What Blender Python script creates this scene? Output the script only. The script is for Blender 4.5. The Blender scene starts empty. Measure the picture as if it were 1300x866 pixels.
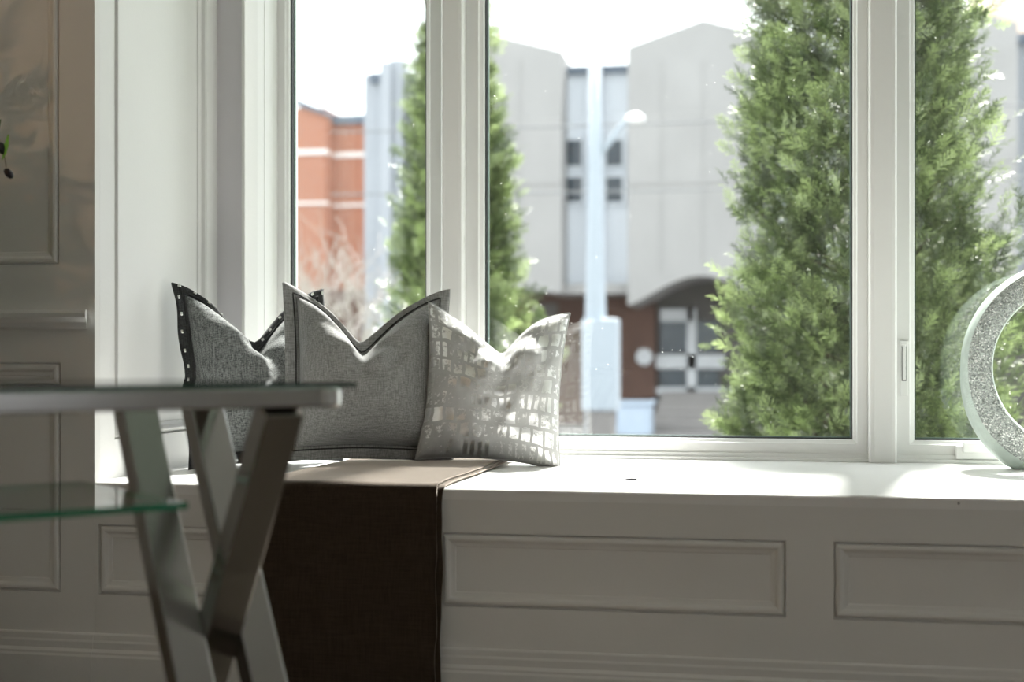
import bpy, bmesh, math, random
import numpy as np
from mathutils import Vector, Matrix, noise

random.seed(7)
rng = np.random.default_rng(7)
SC = bpy.context.scene
C = SC.collection

# ------------------------------------------------------------------ camera
F_PX, CX, CY = 1750.0, 650.0, 457.0          # focal length (px of a 1300 px wide frame), centre column, horizon row
THETA = math.atan(330.0 / F_PX)              # the camera is turned to the left of the window's normal
ZC = 0.834                                   # eye height
cam_d = bpy.data.cameras.new('camera')
cam_d.sensor_width = 36.0
cam_d.lens = F_PX / 1300.0 * 36.0
cam_d.shift_y = (CY - 433.0) / 1300.0
cam_d.clip_start = 0.05
cam_d.clip_end = 400
cam_d.dof.use_dof = True
cam_d.dof.focus_distance = 4.22
cam_d.dof.aperture_fstop = 1.75
cam = bpy.data.objects.new('camera', cam_d)
C.objects.link(cam)
cam.location = (0, 0, ZC)
cam.rotation_euler = (math.pi / 2, 0, THETA)
SC.camera = cam

# ------------------------------------------------------------------ sky, sun, exposure
SC.view_settings.view_transform = 'Standard'
SC.view_settings.look = 'None'
SC.view_settings.gamma = 1.0
SC.view_settings.use_curve_mapping = False
SC.view_settings.exposure = 0.38
SC.cycles.use_denoising = True
SC.cycles.max_bounces = 14
SC.cycles.diffuse_bounces = 8
SC.cycles.transparent_max_bounces = 24
SC.cycles.sample_clamp_indirect = 8.0
world = bpy.data.worlds.new('sky')
SC.world = world
world.use_nodes = True
bg = world.node_tree.nodes['Background']
bg.inputs['Color'].default_value = (0.93, 0.965, 1.0, 1)
bg.inputs['Strength'].default_value = 2.6
sun_d = bpy.data.lights.new('sun', 'SUN')
sun_d.energy = 15.0
sun_d.color = (1.0, 0.965, 0.92)
sun_d.angle = math.radians(4.5)
sun = bpy.data.objects.new('sun', sun_d)
C.objects.link(sun)
SUN_DIR = Vector((-0.11, -0.99, -1.5)).normalized()
sun.rotation_euler = SUN_DIR.to_track_quat('-Z', 'Y').to_euler()
sun.location = (6, 12, 14)

# ------------------------------------------------------------------ helpers
ST, CT = math.sin(THETA), math.cos(THETA)


def xat(px, Y):
    """world X of an image column on the plane Y"""
    return Y * math.tan(math.atan((px - CX) / F_PX) - THETA)


def W(px, py, Y):
    """world point of an image position on the plane Y"""
    x = xat(px, Y)
    d = -x * ST + Y * CT
    return Vector((x, Y, ZC - (py - CY) * d / F_PX))


def yat(px, X):
    """world Y of an image column on the plane X"""
    return X / math.tan(math.atan((px - CX) / F_PX) - THETA)


def UD(u, d, z=0.0):
    """floor point from distance to the side and distance ahead of the camera"""
    return Vector((u * CT - d * ST, u * ST + d * CT, z))


MATS = {}


def nt_mat(name):
    m = bpy.data.materials.new(name)
    m.use_nodes = True
    nt = m.node_tree
    b = nt.nodes['Principled BSDF']
    MATS[name] = m
    return m, nt, b


def N(nt, t, **kw):
    n = nt.nodes.new(t)
    for k, v in kw.items():
        if k in n.inputs:
            n.inputs[k].default_value = v
        else:
            setattr(n, k, v)
    return n


def ramp(nt, stops, interp='LINEAR'):
    n = nt.nodes.new('ShaderNodeValToRGB')
    n.color_ramp.interpolation = interp
    el = n.color_ramp.elements
    while len(el) < len(stops):
        el.new(0.5)
    for e, (p, c) in zip(el, stops):
        e.position = p
        e.color = c if len(c) == 4 else (*c, 1)
    return n


def mat(name, col, rough=0.5, metal=0.0, var=0.06, vscale=3.0, bump=0.0, bscale=60.0, spec=0.5, sheen=0.0):
    """plain paint / stone / metal with a little mottling and relief"""
    m, nt, b = nt_mat(name)
    L = nt.links
    tc = N(nt, 'ShaderNodeTexCoord')
    nz = N(nt, 'ShaderNodeTexNoise', Scale=vscale, Detail=4.0)
    L.new(tc.outputs['Object'], nz.inputs['Vector'])
    r = ramp(nt, [(0.3, tuple(c * (1 - var) for c in col)), (0.7, tuple(min(1, c * (1 + var)) for c in col))])
    L.new(nz.outputs['Fac'], r.inputs['Fac'])
    L.new(r.outputs['Color'], b.inputs['Base Color'])
    b.inputs['Roughness'].default_value = rough
    b.inputs['Metallic'].default_value = metal
    b.inputs['Specular IOR Level'].default_value = spec
    if sheen:
        b.inputs['Sheen Weight'].default_value = sheen
        b.inputs['Sheen Roughness'].default_value = 0.5
    if bump:
        n2 = N(nt, 'ShaderNodeTexNoise', Scale=bscale, Detail=3.0)
        L.new(tc.outputs['Object'], n2.inputs['Vector'])
        bp = N(nt, 'ShaderNodeBump', Strength=bump, Distance=0.01)
        L.new(n2.outputs['Fac'], bp.inputs['Height'])
        L.new(bp.outputs['Normal'], b.inputs['Normal'])
    return m


def cloth_mat(name, dark, light, scale=420.0, sheen=0.25, sheen_tint=(1, 1, 1), bump=0.35, slub=0.5):
    """woven cloth: crossing threads with slubs"""
    m, nt, b = nt_mat(name)
    L = nt.links
    tc = N(nt, 'ShaderNodeTexCoord')
    acc = None
    for vec in ((1.0, 1.0, 0.06), (0.06, 1.0, 1.0)):
        mp = N(nt, 'ShaderNodeMapping')
        mp.inputs['Scale'].default_value = vec
        L.new(tc.outputs['Object'], mp.inputs['Vector'])
        nz = N(nt, 'ShaderNodeTexNoise', Scale=scale, Detail=2.0, Roughness=0.6)
        L.new(mp.outputs['Vector'], nz.inputs['Vector'])
        if acc is None:
            acc = nz
        else:
            mx = N(nt, 'ShaderNodeMath', operation='ADD')
            L.new(acc.outputs['Fac'], mx.inputs[0])
            L.new(nz.outputs['Fac'], mx.inputs[1])
            acc = mx
    half = N(nt, 'ShaderNodeMath', operation='MULTIPLY')
    half.inputs[1].default_value = 0.5
    L.new(acc.outputs[0], half.inputs[0])
    r = ramp(nt, [(0.5 - 0.22 * slub, dark), (0.5 + 0.22 * slub, light)])
    L.new(half.outputs[0], r.inputs['Fac'])
    L.new(r.outputs['Color'], b.inputs['Base Color'])
    b.inputs['Roughness'].default_value = 0.9
    b.inputs['Specular IOR Level'].default_value = 0.2
    b.inputs['Sheen Weight'].default_value = sheen
    b.inputs['Sheen Roughness'].default_value = 0.45
    b.inputs['Sheen Tint'].default_value = (*sheen_tint, 1)
    bp = N(nt, 'ShaderNodeBump', Strength=bump, Distance=0.002)
    L.new(half.outputs[0], bp.inputs['Height'])
    L.new(bp.outputs['Normal'], b.inputs['Normal'])
    return m


def pane_mat(name, tint, f0=0.045, rough=0.0, dirt=False):
    """flat glass that does not bend what lies behind it: mirror part by angle, the rest goes straight through"""
    m = bpy.data.materials.new(name)
    m.use_nodes = True
    nt = m.node_tree
    L = nt.links
    for n in list(nt.nodes):
        nt.nodes.remove(n)
    out = N(nt, 'ShaderNodeOutputMaterial')
    geo = N(nt, 'ShaderNodeNewGeometry')
    dot = N(nt, 'ShaderNodeVectorMath', operation='DOT_PRODUCT')
    L.new(geo.outputs['Normal'], dot.inputs[0])
    L.new(geo.outputs['Incoming'], dot.inputs[1])
    ab = N(nt, 'ShaderNodeMath', operation='ABSOLUTE')
    L.new(dot.outputs['Value'], ab.inputs[0])
    om = N(nt, 'ShaderNodeMath', operation='SUBTRACT')
    om.inputs[0].default_value = 1.0
    L.new(ab.outputs[0], om.inputs[1])
    pw = N(nt, 'ShaderNodeMath', operation='POWER')
    pw.inputs[1].default_value = 5.0
    L.new(om.outputs[0], pw.inputs[0])
    ma = N(nt, 'ShaderNodeMath', operation='MULTIPLY_ADD')
    ma.inputs[1].default_value = 1 - f0
    ma.inputs[2].default_value = f0
    L.new(pw.outputs[0], ma.inputs[0])
    tr = N(nt, 'ShaderNodeBsdfTransparent')
    tr.inputs['Color'].default_value = (*tint, 1)
    gl = N(nt, 'ShaderNodeBsdfGlossy')
    gl.inputs['Roughness'].default_value = rough
    mix = N(nt, 'ShaderNodeMixShader')
    L.new(ma.outputs[0], mix.inputs['Fac'])
    L.new(tr.outputs[0], mix.inputs[1])
    L.new(gl.outputs[0], mix.inputs[2])
    last = mix
    if dirt:
        tc = N(nt, 'ShaderNodeTexCoord')
        vo = N(nt, 'ShaderNodeTexVoronoi', Scale=34.0)
        L.new(tc.outputs['Object'], vo.inputs['Vector'])
        lt = N(nt, 'ShaderNodeMath', operation='LESS_THAN')
        lt.inputs[1].default_value = 0.055
        L.new(vo.outputs['Distance'], lt.inputs[0])
        nz = N(nt, 'ShaderNodeTexNoise', Scale=5.0, Detail=2.0)
        L.new(tc.outputs['Object'], nz.inputs['Vector'])
        gt = N(nt, 'ShaderNodeMath', operation='GREATER_THAN')
        gt.inputs[1].default_value = 0.55
        L.new(nz.outputs['Fac'], gt.inputs[0])
        mu = N(nt, 'ShaderNodeMath', operation='MULTIPLY')
        L.new(lt.outputs[0], mu.inputs[0])
        L.new(gt.outputs[0], mu.inputs[1])
        mu2 = N(nt, 'ShaderNodeMath', operation='MULTIPLY')
        mu2.inputs[1].default_value = 0.6
        L.new(mu.outputs[0], mu2.inputs[0])
        tl = N(nt, 'ShaderNodeBsdfTranslucent')
        tl.inputs['Color'].default_value = (0.9, 0.9, 0.9, 1)
        mix2 = N(nt, 'ShaderNodeMixShader')
        L.new(mu2.outputs[0], mix2.inputs['Fac'])
        L.new(mix.outputs[0], mix2.inputs[1])
        L.new(tl.outputs[0], mix2.inputs[2])
        last = mix2
    L.new(last.outputs[0], out.inputs['Surface'])
    MATS[name] = m
    return m


class MB:
    """collects vertices and faces of ONE mesh"""

    def __init__(self):
        self.v, self.f = [], []

    def add(self, vs, fs):
        o = len(self.v)
        self.v += [tuple(p) for p in vs]
        self.f += [tuple(i + o for i in f) for f in fs]
        return self

    def box(self, x0, x1, y0, y1, z0, z1):
        vs = [(x, y, z) for x in (x0, x1) for y in (y0, y1) for z in (z0, z1)]
        return self.add(vs, [(0, 1, 3, 2), (4, 6, 7, 5), (0, 4, 5, 1), (2, 3, 7, 6), (0, 2, 6, 4), (1, 5, 7, 3)])

    def bar(self, a, b, w, t, side=None):
        """square bar between two points, w across 'side', t across the other"""
        a, b = Vector(a), Vector(b)
        d = (b - a).normalized()
        s = Vector(side) if side is not None else Vector((0, 0, 1)).cross(d)
        s = (s - d * s.dot(d)).normalized()
        q = d.cross(s)
        vs = []
        for p in (a, b):
            for i, j in ((-1, -1), (1, -1), (1, 1), (-1, 1)):
                vs.append(p + s * (i * w / 2) + q * (j * t / 2))
        return self.add(vs, [(3, 2, 1, 0), (4, 5, 6, 7), (0, 1, 5, 4), (1, 2, 6, 5), (2, 3, 7, 6), (3, 0, 4, 7)])

    def tube(self, pts, rads, n=8, cap=True, closed=False):
        pts = [Vector(p) for p in pts]
        if not hasattr(rads, '__len__'):
            rads = [rads] * len(pts)
        o = len(self.v)
        ref = Vector((0.13, 0.97, 0.21))
        K = len(pts)
        for i, p in enumerate(pts):
            if closed:
                d = pts[(i + 1) % K] - pts[i - 1]
            else:
                d = pts[min(i + 1, K - 1)] - pts[max(i - 1, 0)]
            if d.length < 1e-9:
                d = Vector((0, 0, 1))
            d.normalize()
            s = d.cross(ref)
            if s.length < 0.05:
                s = d.cross(Vector((1, 0, 0)))
            s.normalize()
            q = d.cross(s)
            for k in range(n):
                a = 2 * math.pi * k / n
                self.v.append(tuple(p + (s * math.cos(a) + q * math.sin(a)) * rads[i]))
        for i in range(K if closed else K - 1):
            i2 = (i + 1) % K
            for k in range(n):
                k2 = (k + 1) % n
                self.f.append((o + i * n + k, o + i * n + k2, o + i2 * n + k2, o + i2 * n + k))
        if cap and not closed:
            self.f.append(tuple(o + k for k in range(n))[::-1])
            self.f.append(tuple(o + (K - 1) * n + k for k in range(n)))
        return self

    def lathe(self, prof, origin=(0, 0, 0), n=32, a0=0.0):
        """profile (r, z) turned about the vertical through origin"""
        o = len(self.v)
        ox, oy, oz = origin
        for r, z in prof:
            for k in range(n):
                a = 2 * math.pi * k / n + a0
                self.v.append((ox + r * math.cos(a), oy + r * math.sin(a), oz + z))
        for i in range(len(prof) - 1):
            for k in range(n):
                k2 = (k + 1) % n
                self.f.append((o + i * n + k, o + i * n + k2, o + (i + 1) * n + k2, o + (i + 1) * n + k))
        return self

    def prism(self, poly, y0, y1):
        """polygon of (x, z) pushed from y0 to y1"""
        n = len(poly)
        vs = [(x, y0, z) for x, z in poly] + [(x, y1, z) for x, z in poly]
        fs = [tuple(range(n)), tuple(range(2 * n - 1, n - 1, -1))]
        for i in range(n):
            j = (i + 1) % n
            fs.append((i, i + n, j + n, j))
        return self.add(vs, fs)

    def frame(self, mapf, a0, a1, z0, z1, prof):
        """mitred moulding: prof = [(inset, height)] run round a rectangle"""
        o = len(self.v)
        for ins, h in prof:
            for a, z in ((a0 + ins, z0 + ins), (a1 - ins, z0 + ins), (a1 - ins, z1 - ins), (a0 + ins, z1 - ins)):
                self.v.append(tuple(mapf(a, z, h)))
        for i in range(len(prof) - 1):
            for k in range(4):
                k2 = (k + 1) % 4
                self.f.append((o + i * 4 + k, o + i * 4 + k2, o + i * 4 + 4 + k2, o + i * 4 + 4 + k))
        return self

    def build(self, name, m, parent=None, bevel=0.0, smooth=False, seg=2, loc=None):
        me = bpy.data.meshes.new(name)
        me.from_pydata(self.v, [], self.f)
        bm = bmesh.new()
        bm.from_mesh(me)
        bmesh.ops.recalc_face_normals(bm, faces=bm.faces)
        bm.to_mesh(me)
        bm.free()
        return link(name, me, m, parent, bevel, smooth, seg)


def link(name, me, m, parent=None, bevel=0.0, smooth=False, seg=2):
    o = bpy.data.objects.new(name, me)
    C.objects.link(o)
    if m is not None:
        me.materials.append(MATS[m] if isinstance(m, str) else m)
    if parent is not None:
        o.parent = parent
        o.matrix_parent_inverse = parent.matrix_world.inverted()
    if bevel:
        b = o.modifiers.new('bevel', 'BEVEL')
        b.width = bevel
        b.segments = seg
        b.limit_method = 'ANGLE'
        b.angle_limit = math.radians(35)
    if smooth:
        me.polygons.foreach_set('use_smooth', [True] * len(me.polygons))
    return o


def tag(o, label, cat=None, group=None, kind=None):
    o['label'] = label
    if cat:
        o['category'] = cat
    if group:
        o['group'] = group
    if kind:
        o['kind'] = kind
    return o


def thing(name, label, cat, loc=(0, 0, 0), group=None, kind=None):
    o = bpy.data.objects.new(name, None)
    C.objects.link(o)
    o.empty_display_size = 0.1
    o.location = loc
    bpy.context.view_layer.update()
    return tag(o, label, cat, group, kind)


def struct(o, label, cat):
    return tag(o, label, cat, None, 'structure')


# ------------------------------------------------------------------ materials
mat('white_paint', (0.80, 0.80, 0.79), 0.42, var=0.015, vscale=2.0, bump=0.03, bscale=90)
mat('seat_paint', (0.87, 0.87, 0.86), 0.34, var=0.02, vscale=4.0, bump=0.03, bscale=60)
mat('grey_wall_paint', (0.68, 0.66, 0.69), 0.6, var=0.015)
mat('wall_paint', (0.78, 0.775, 0.755), 0.45, var=0.02, vscale=2.0, bump=0.03, bscale=90)
mat('ceiling_paint', (0.80, 0.80, 0.79), 0.8, var=0.01)
mat('frame_vinyl', (0.85, 0.85, 0.84), 0.32, var=0.008)
mat('gasket_rubber', (0.012, 0.016, 0.015), 0.5, var=0.1)
mat('spacer_seal', (0.16, 0.24, 0.22), 0.4, var=0.05)
mat('shadow_gap', (0.05, 0.045, 0.04), 0.7)
pane_mat('window_glass', (0.975, 0.99, 0.98), 0.085, 0.0, dirt=True)
pane_mat('table_glass', (0.90, 0.965, 0.935), 0.06)
mat('glass_edge', (0.02, 0.22, 0.11), 0.12, var=0.1)
mat('glass_edge_dark', (0.02, 0.055, 0.042), 0.15, var=0.1)
mat('chrome', (0.50, 0.49, 0.48), 0.16, 1.0, var=0.03)
mat('stud_steel', (0.85, 0.85, 0.83), 0.2, 1.0, var=0.02)
mat('dark_knot', (0.02, 0.02, 0.022), 1.0, spec=0.0)
cloth_mat('linen_slate', (0.075, 0.08, 0.08), (0.30, 0.315, 0.31), 330, sheen=0.25, bump=0.4)
cloth_mat('linen_grey', (0.19, 0.19, 0.187), (0.36, 0.36, 0.353), 380, sheen=0.3, bump=0.3)
cloth_mat('linen_charcoal', (0.02, 0.021, 0.022), (0.055, 0.057, 0.058), 360, sheen=0.15, bump=0.3)
cloth_mat('throw_wool', (0.024, 0.014, 0.008), (0.045, 0.029, 0.017), 260, sheen=1.0, sheen_tint=(0.95, 0.84, 0.74), bump=0.5)
mat('stitch_thread', (0.03, 0.03, 0.03), 0.9)
mat('concrete', (0.32, 0.317, 0.314), 0.9, var=0.07, vscale=0.5)
mat('pale_panel', (0.62, 0.655, 0.70), 0.7, var=0.03, vscale=0.6)
mat('blue_concrete', (0.36, 0.385, 0.42), 0.8, var=0.04, vscale=0.5)
mat('dark_glass', (0.03, 0.045, 0.06), 0.15, var=0.2)
mat('slate_trim', (0.12, 0.15, 0.19), 0.7)
mat('brown_brick', (0.10, 0.056, 0.042), 0.9, var=0.18, vscale=1.5)
mat('entry_dark', (0.10, 0.095, 0.09), 0.8)
mat('white_trim', (0.50, 0.52, 0.54), 0.6)
mat('pole_white', (0.36, 0.41, 0.46), 0.5, var=0.02)
mat('lamp_white', (0.85, 0.86, 0.86), 0.4)
mat('asphalt', (0.11, 0.11, 0.115), 0.95, var=0.08)
mat('pavement', (0.22, 0.21, 0.205), 0.95, var=0.06)
mat('lawn', (0.12, 0.17, 0.05), 0.95, var=0.25, vscale=1.2)
mat('beige_render', (0.74, 0.58, 0.47), 0.9, var=0.04, vscale=0.3)
mat('band_stone', (0.72, 0.70, 0.68), 0.9)
mat('blue_sign', (0.10, 0.22, 0.42), 0.5)
mat('planter_blue', (0.42, 0.50, 0.60), 0.7)
mat('twig_bark', (0.34, 0.31, 0.29), 0.9)
mat('tree_bark', (0.13, 0.095, 0.07), 0.95, var=0.3, vscale=12)
mat('olive_bark', (0.12, 0.09, 0.06), 0.9, var=0.2, vscale=20)
mat('olive_fruit', (0.012, 0.010, 0.014), 0.3)
mat('wire_black', (0.16, 0.17, 0.18), 0.7)
mat('pot_clay', (0.45, 0.44, 0.42), 0.8)
mat('soil', (0.05, 0.035, 0.025), 1.0)


def wood_floor_mat():
    m, nt, b = nt_mat('oak_floor')
    L = nt.links
    tc = N(nt, 'ShaderNodeTexCoord')
    mp = N(nt, 'ShaderNodeMapping')
    mp.inputs['Scale'].default_value = (1.2, 14.0, 1.0)
    L.new(tc.outputs['Object'], mp.inputs['Vector'])
    nz = N(nt, 'ShaderNodeTexNoise', Scale=2.5, Detail=6.0)
    L.new(mp.outputs['Vector'], nz.inputs['Vector'])
    r = ramp(nt, [(0.3, (0.10, 0.08, 0.06)), (0.7, (0.17, 0.135, 0.105))])
    L.new(nz.outputs['Fac'], r.inputs['Fac'])
    L.new(r.outputs['Color'], b.inputs['Base Color'])
    b.inputs['Roughness'].default_value = 0.4


wood_floor_mat()


def brick_mat():
    m, nt, b = nt_mat('red_brick')
    L = nt.links
    tc = N(nt, 'ShaderNodeTexCoord')
    mp = N(nt, 'ShaderNodeMapping')
    mp.inputs['Rotation'].default_value = (math.pi / 2, 0, 0)
    L.new(tc.outputs['Object'], mp.inputs['Vector'])
    bt = N(nt, 'ShaderNodeTexBrick', Scale=3.0)
    bt.inputs['Color1'].default_value = (0.38, 0.15, 0.085, 1)
    bt.inputs['Color2'].default_value = (0.33, 0.135, 0.085, 1)
    bt.inputs['Mortar'].default_value = (0.33, 0.22, 0.18, 1)
    L.new(mp.outputs['Vector'], bt.inputs['Vector'])
    L.new(bt.outputs['Color'], b.inputs['Base Color'])
    b.inputs['Roughness'].default_value = 0.95


brick_mat()


def leaf_mat(name, base, bright, trans=0.35):
    m = bpy.data.materials.new(name)
    m.use_nodes = True
    nt = m.node_tree
    L = nt.links
    b = nt.nodes['Principled BSDF']
    out = nt.nodes['Material Output']
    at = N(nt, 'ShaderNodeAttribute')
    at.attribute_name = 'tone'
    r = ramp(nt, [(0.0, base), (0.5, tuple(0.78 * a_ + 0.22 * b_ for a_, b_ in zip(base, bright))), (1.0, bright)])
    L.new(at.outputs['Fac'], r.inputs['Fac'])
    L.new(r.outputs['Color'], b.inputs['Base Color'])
    b.inputs['Roughness'].default_value = 0.34
    b.inputs['Specular IOR Level'].default_value = 0.9
    tl = N(nt, 'ShaderNodeBsdfTranslucent')
    L.new(r.outputs['Color'], tl.inputs['Color'])
    mx = N(nt, 'ShaderNodeMixShader')
    mx.inputs['Fac'].default_value = trans
    L.new(b.outputs[0], mx.inputs[1])
    L.new(tl.outputs[0], mx.inputs[2])
    L.new(mx.outputs[0], out.inputs['Surface'])
    MATS[name] = m


leaf_mat('cedar_leaf', (0.036, 0.062, 0.018), (0.52, 0.63, 0.29), 0.36)  # pale end puts sun highlights into the leaf colour
leaf_mat('olive_leaf', (0.05, 0.11, 0.02), (0.20, 0.42, 0.06))


def glitter_mat():
    m, nt, b = nt_mat('crushed_crystal')
    L = nt.links
    tc = N(nt, 'ShaderNodeTexCoord')
    vo = N(nt, 'ShaderNodeTexVoronoi', Scale=300.0)
    L.new(tc.outputs['Object'], vo.inputs['Vector'])
    sep = N(nt, 'ShaderNodeSeparateColor')
    L.new(vo.outputs['Color'], sep.inputs['Color'])
    r = ramp(nt, [(0.0, (0.20, 0.23, 0.22)), (0.5, (0.42, 0.46, 0.44)), (0.88, (0.60, 0.66, 0.62)), (0.93, (0.95, 0.97, 0.95))])
    L.new(sep.outputs['Red'], r.inputs['Fac'])
    L.new(r.outputs['Color'], b.inputs['Base Color'])
    b.inputs['Roughness'].default_value = 0.28
    b.inputs['Specular IOR Level'].default_value = 0.8
    sub = N(nt, 'ShaderNodeVectorMath', operation='SUBTRACT')
    sub.inputs[1].default_value = (0.5, 0.5, 0.5)
    L.new(vo.outputs['Color'], sub.inputs[0])
    sca = N(nt, 'ShaderNodeVectorMath', operation='SCALE')
    sca.inputs['Scale'].default_value = 0.9
    L.new(sub.outputs[0], sca.inputs[0])
    geo = N(nt, 'ShaderNodeNewGeometry')
    ad = N(nt, 'ShaderNodeVectorMath', operation='ADD')
    L.new(geo.outputs['Normal'], ad.inputs[0])
    L.new(sca.outputs[0], ad.inputs[1])
    no = N(nt, 'ShaderNodeVectorMath', operation='NORMALIZE')
    L.new(ad.outputs[0], no.inputs[0])
    L.new(no.outputs[0], b.inputs['Normal'])


glitter_mat()
mat('frosted_rim', (0.56, 0.65, 0.60), 0.45, var=0.06, vscale=40, bump=0.35, bscale=180, spec=0.6)


def foil_mat():
    """grey cotton with a worn silver foil print in uneven blocks"""
    m, nt, b = nt_mat('foil_print_cotton')
    L = nt.links
    tc = N(nt, 'ShaderNodeTexCoord')
    uv = tc.outputs['UV']
    # bend the grid a little
    nz = N(nt, 'ShaderNodeTexNoise', Scale=7.0, Detail=2.0)
    L.new(uv, nz.inputs['Vector'])
    sb = N(nt, 'ShaderNodeVectorMath', operation='SUBTRACT')
    sb.inputs[1].default_value = (0.5, 0.5, 0.5)
    L.new(nz.outputs['Color'], sb.inputs[0])
    sc = N(nt, 'ShaderNodeVectorMath', operation='SCALE')
    sc.inputs['Scale'].default_value = 0.05
    L.new(sb.outputs[0], sc.inputs[0])
    ad = N(nt, 'ShaderNodeVectorMath', operation='ADD')
    L.new(uv, ad.inputs[0])
    L.new(sc.outputs[0], ad.inputs[1])
    br = N(nt, 'ShaderNodeTexBrick', Scale=1.0)
    br.offset = 0.37
    br.squash = 0.6
    br.squash_frequency = 3
    br.inputs['Brick Width'].default_value = 0.088
    br.inputs['Row Height'].default_value = 0.108
    br.inputs['Mortar Size'].default_value = 0.012
    br.inputs['Mortar Smooth'].default_value = 0.3
    br.inputs['Color1'].default_value = (0, 0, 0, 1)
    br.inputs['Color2'].default_value = (1, 1, 1, 1)
    br.inputs['Mortar'].default_value = (0, 0, 0, 1)
    L.new(ad.outputs[0], br.inputs['Vector'])
    # small broken pieces in each block
    wr = N(nt, 'ShaderNodeTexNoise', Scale=26.0, Detail=5.0, Roughness=0.7)
    L.new(uv, wr.inputs['Vector'])
    wr2 = N(nt, 'ShaderNodeTexNoise', Scale=4.0, Detail=1.0)
    L.new(uv, wr2.inputs['Vector'])
    am = N(nt, 'ShaderNodeMath', operation='MULTIPLY_ADD')
    am.inputs[1].default_value = 0.6
    L.new(wr2.outputs['Fac'], am.inputs[0])
    L.new(wr.outputs['Fac'], am.inputs[2])
    foil = N(nt, 'ShaderNodeMapRange')
    foil.inputs['From Min'].default_value = 0.83
    foil.inputs['From Max'].default_value = 0.93
    inv = N(nt, 'ShaderNodeMath', operation='SUBTRACT')
    inv.inputs[0].default_value = 1.0
    L.new(br.outputs['Fac'], inv.inputs[1])
    tv = N(nt, 'ShaderNodeMath', operation='MULTIPLY_ADD')
    tv.inputs[1].default_value = 0.22
    L.new(br.outputs['Color'], tv.inputs[0])
    L.new(am.outputs[0], tv.inputs[2])
    L.new(tv.outputs[0], foil.inputs['Value'])
    mask = N(nt, 'ShaderNodeMath', operation='MULTIPLY')
    L.new(foil.outputs[0], mask.inputs[0])
    L.new(inv.outputs[0], mask.inputs[1])
    cm = N(nt, 'ShaderNodeMixRGB')
    cm.inputs[1].default_value = (0.40, 0.40, 0.395, 1)
    cm.inputs[2].default_value = (0.38, 0.38, 0.375, 1)
    L.new(inv.outputs[0], cm.inputs['Fac'])
    cm2 = N(nt, 'ShaderNodeMixRGB')
    cm2.inputs[2].default_value = (0.78, 0.78, 0.77, 1)
    L.new(cm.outputs[0], cm2.inputs[1])
    L.new(mask.outputs[0], cm2.inputs['Fac'])
    L.new(cm2.outputs[0], b.inputs['Base Color'])
    me_ = N(nt, 'ShaderNodeMath', operation='MULTIPLY')
    me_.inputs[1].default_value = 0.85
    L.new(mask.outputs[0], me_.inputs[0])
    L.new(me_.outputs[0], b.inputs['Metallic'])
    rr = N(nt, 'ShaderNodeMapRange')
    rr.inputs['To Min'].default_value = 0.8
    rr.inputs['To Max'].default_value = 0.30
    L.new(mask.outputs[0], rr.inputs['Value'])
    L.new(rr.outputs[0], b.inputs['Roughness'])
    b.inputs['Sheen Weight'].default_value = 0.2
    fz = N(nt, 'ShaderNodeTexNoise', Scale=300.0, Detail=2.0)
    L.new(uv, fz.inputs['Vector'])
    bp = N(nt, 'ShaderNodeBump', Strength=0.25, Distance=0.002)
    L.new(fz.outputs['Fac'], bp.inputs['Height'])
    L.new(bp.outputs['Normal'], b.inputs['Normal'])


foil_mat()

# ------------------------------------------------------------------ room shell
YF = 3.5                       # plane of the panelled wall and the seat's front
XL, XR = xat(120, YF), 1.36    # sides of the alcove
YP = yat(276, XL)              # grey wall piece beside the window
XJ, XJR = xat(308, YP), 1.27   # window opening sides
YW, YO = 4.66, 4.86            # inner face of the window frame, outer face of the house
ZS = 0.50                      # seat height
ZT = 2.90                      # top of the window opening
ZA = 3.0                      # alcove ceiling
ZCEIL = 3.1
ZFL = -0.10                    # floor level
RX0, RX1, RY0 = -4.2, 3.2, -3.2
OPY = 0.15  # end of the added fill-light opening in the right wall
front = lambda a, z, h: (a, YF - h, z)
reveal = lambda a, z, h: (XL + h, a, z)
reveal_r = lambda a, z, h: (XR - h, a, z)

struct(MB().box(RX0, RX1, RY0, YF + 0.1, ZFL - 0.12, ZFL).build('floor', 'oak_floor'), 'oak wood floor of the room', 'floor')
struct(MB().box(RX0, RX1, RY0, YF + 0.1, ZCEIL, ZCEIL + 0.12).build('ceiling', 'ceiling_paint'), 'white ceiling of the room', 'ceiling')
struct(MB().box(RX0 - 0.12, RX0, RY0, YF + 0.1, ZFL, ZCEIL).build('wall_left', 'wall_paint'), 'plain side wall of the room, out of view on the left', 'wall')
struct(MB().box(RX0, RX1, RY0 - 0.12, RY0, ZFL, ZCEIL).build('wall_back', 'wall_paint'), 'plain wall behind the camera, out of view', 'wall')
b = MB()   # unseen right wall of the room; its opening is added for fill light
b.box(RX1, RX1 + 0.15, RY0, -1.6, ZFL, ZCEIL).box(RX1, RX1 + 0.15, OPY, YF + 0.1, ZFL, ZCEIL)
b.box(RX1, RX1 + 0.15, -1.6, OPY, ZFL, 0.9).box(RX1, RX1 + 0.15, -1.6, OPY, 2.2, ZCEIL)
struct(b.build('wall_right', 'wall_paint'), 'side wall of the room with an opening added for fill light, out of view on the right', 'wall')

PROF = [(0.0, 0.0), (0.0015, -0.011), (0.005, -0.011), (0.007, -0.001), (0.011, 0.003), (0.017, 0.0035), (0.022, 0.001),
        (0.026, -0.005), (0.031, -0.0065), (0.036, -0.0075), (0.039, -0.011)]


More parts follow.
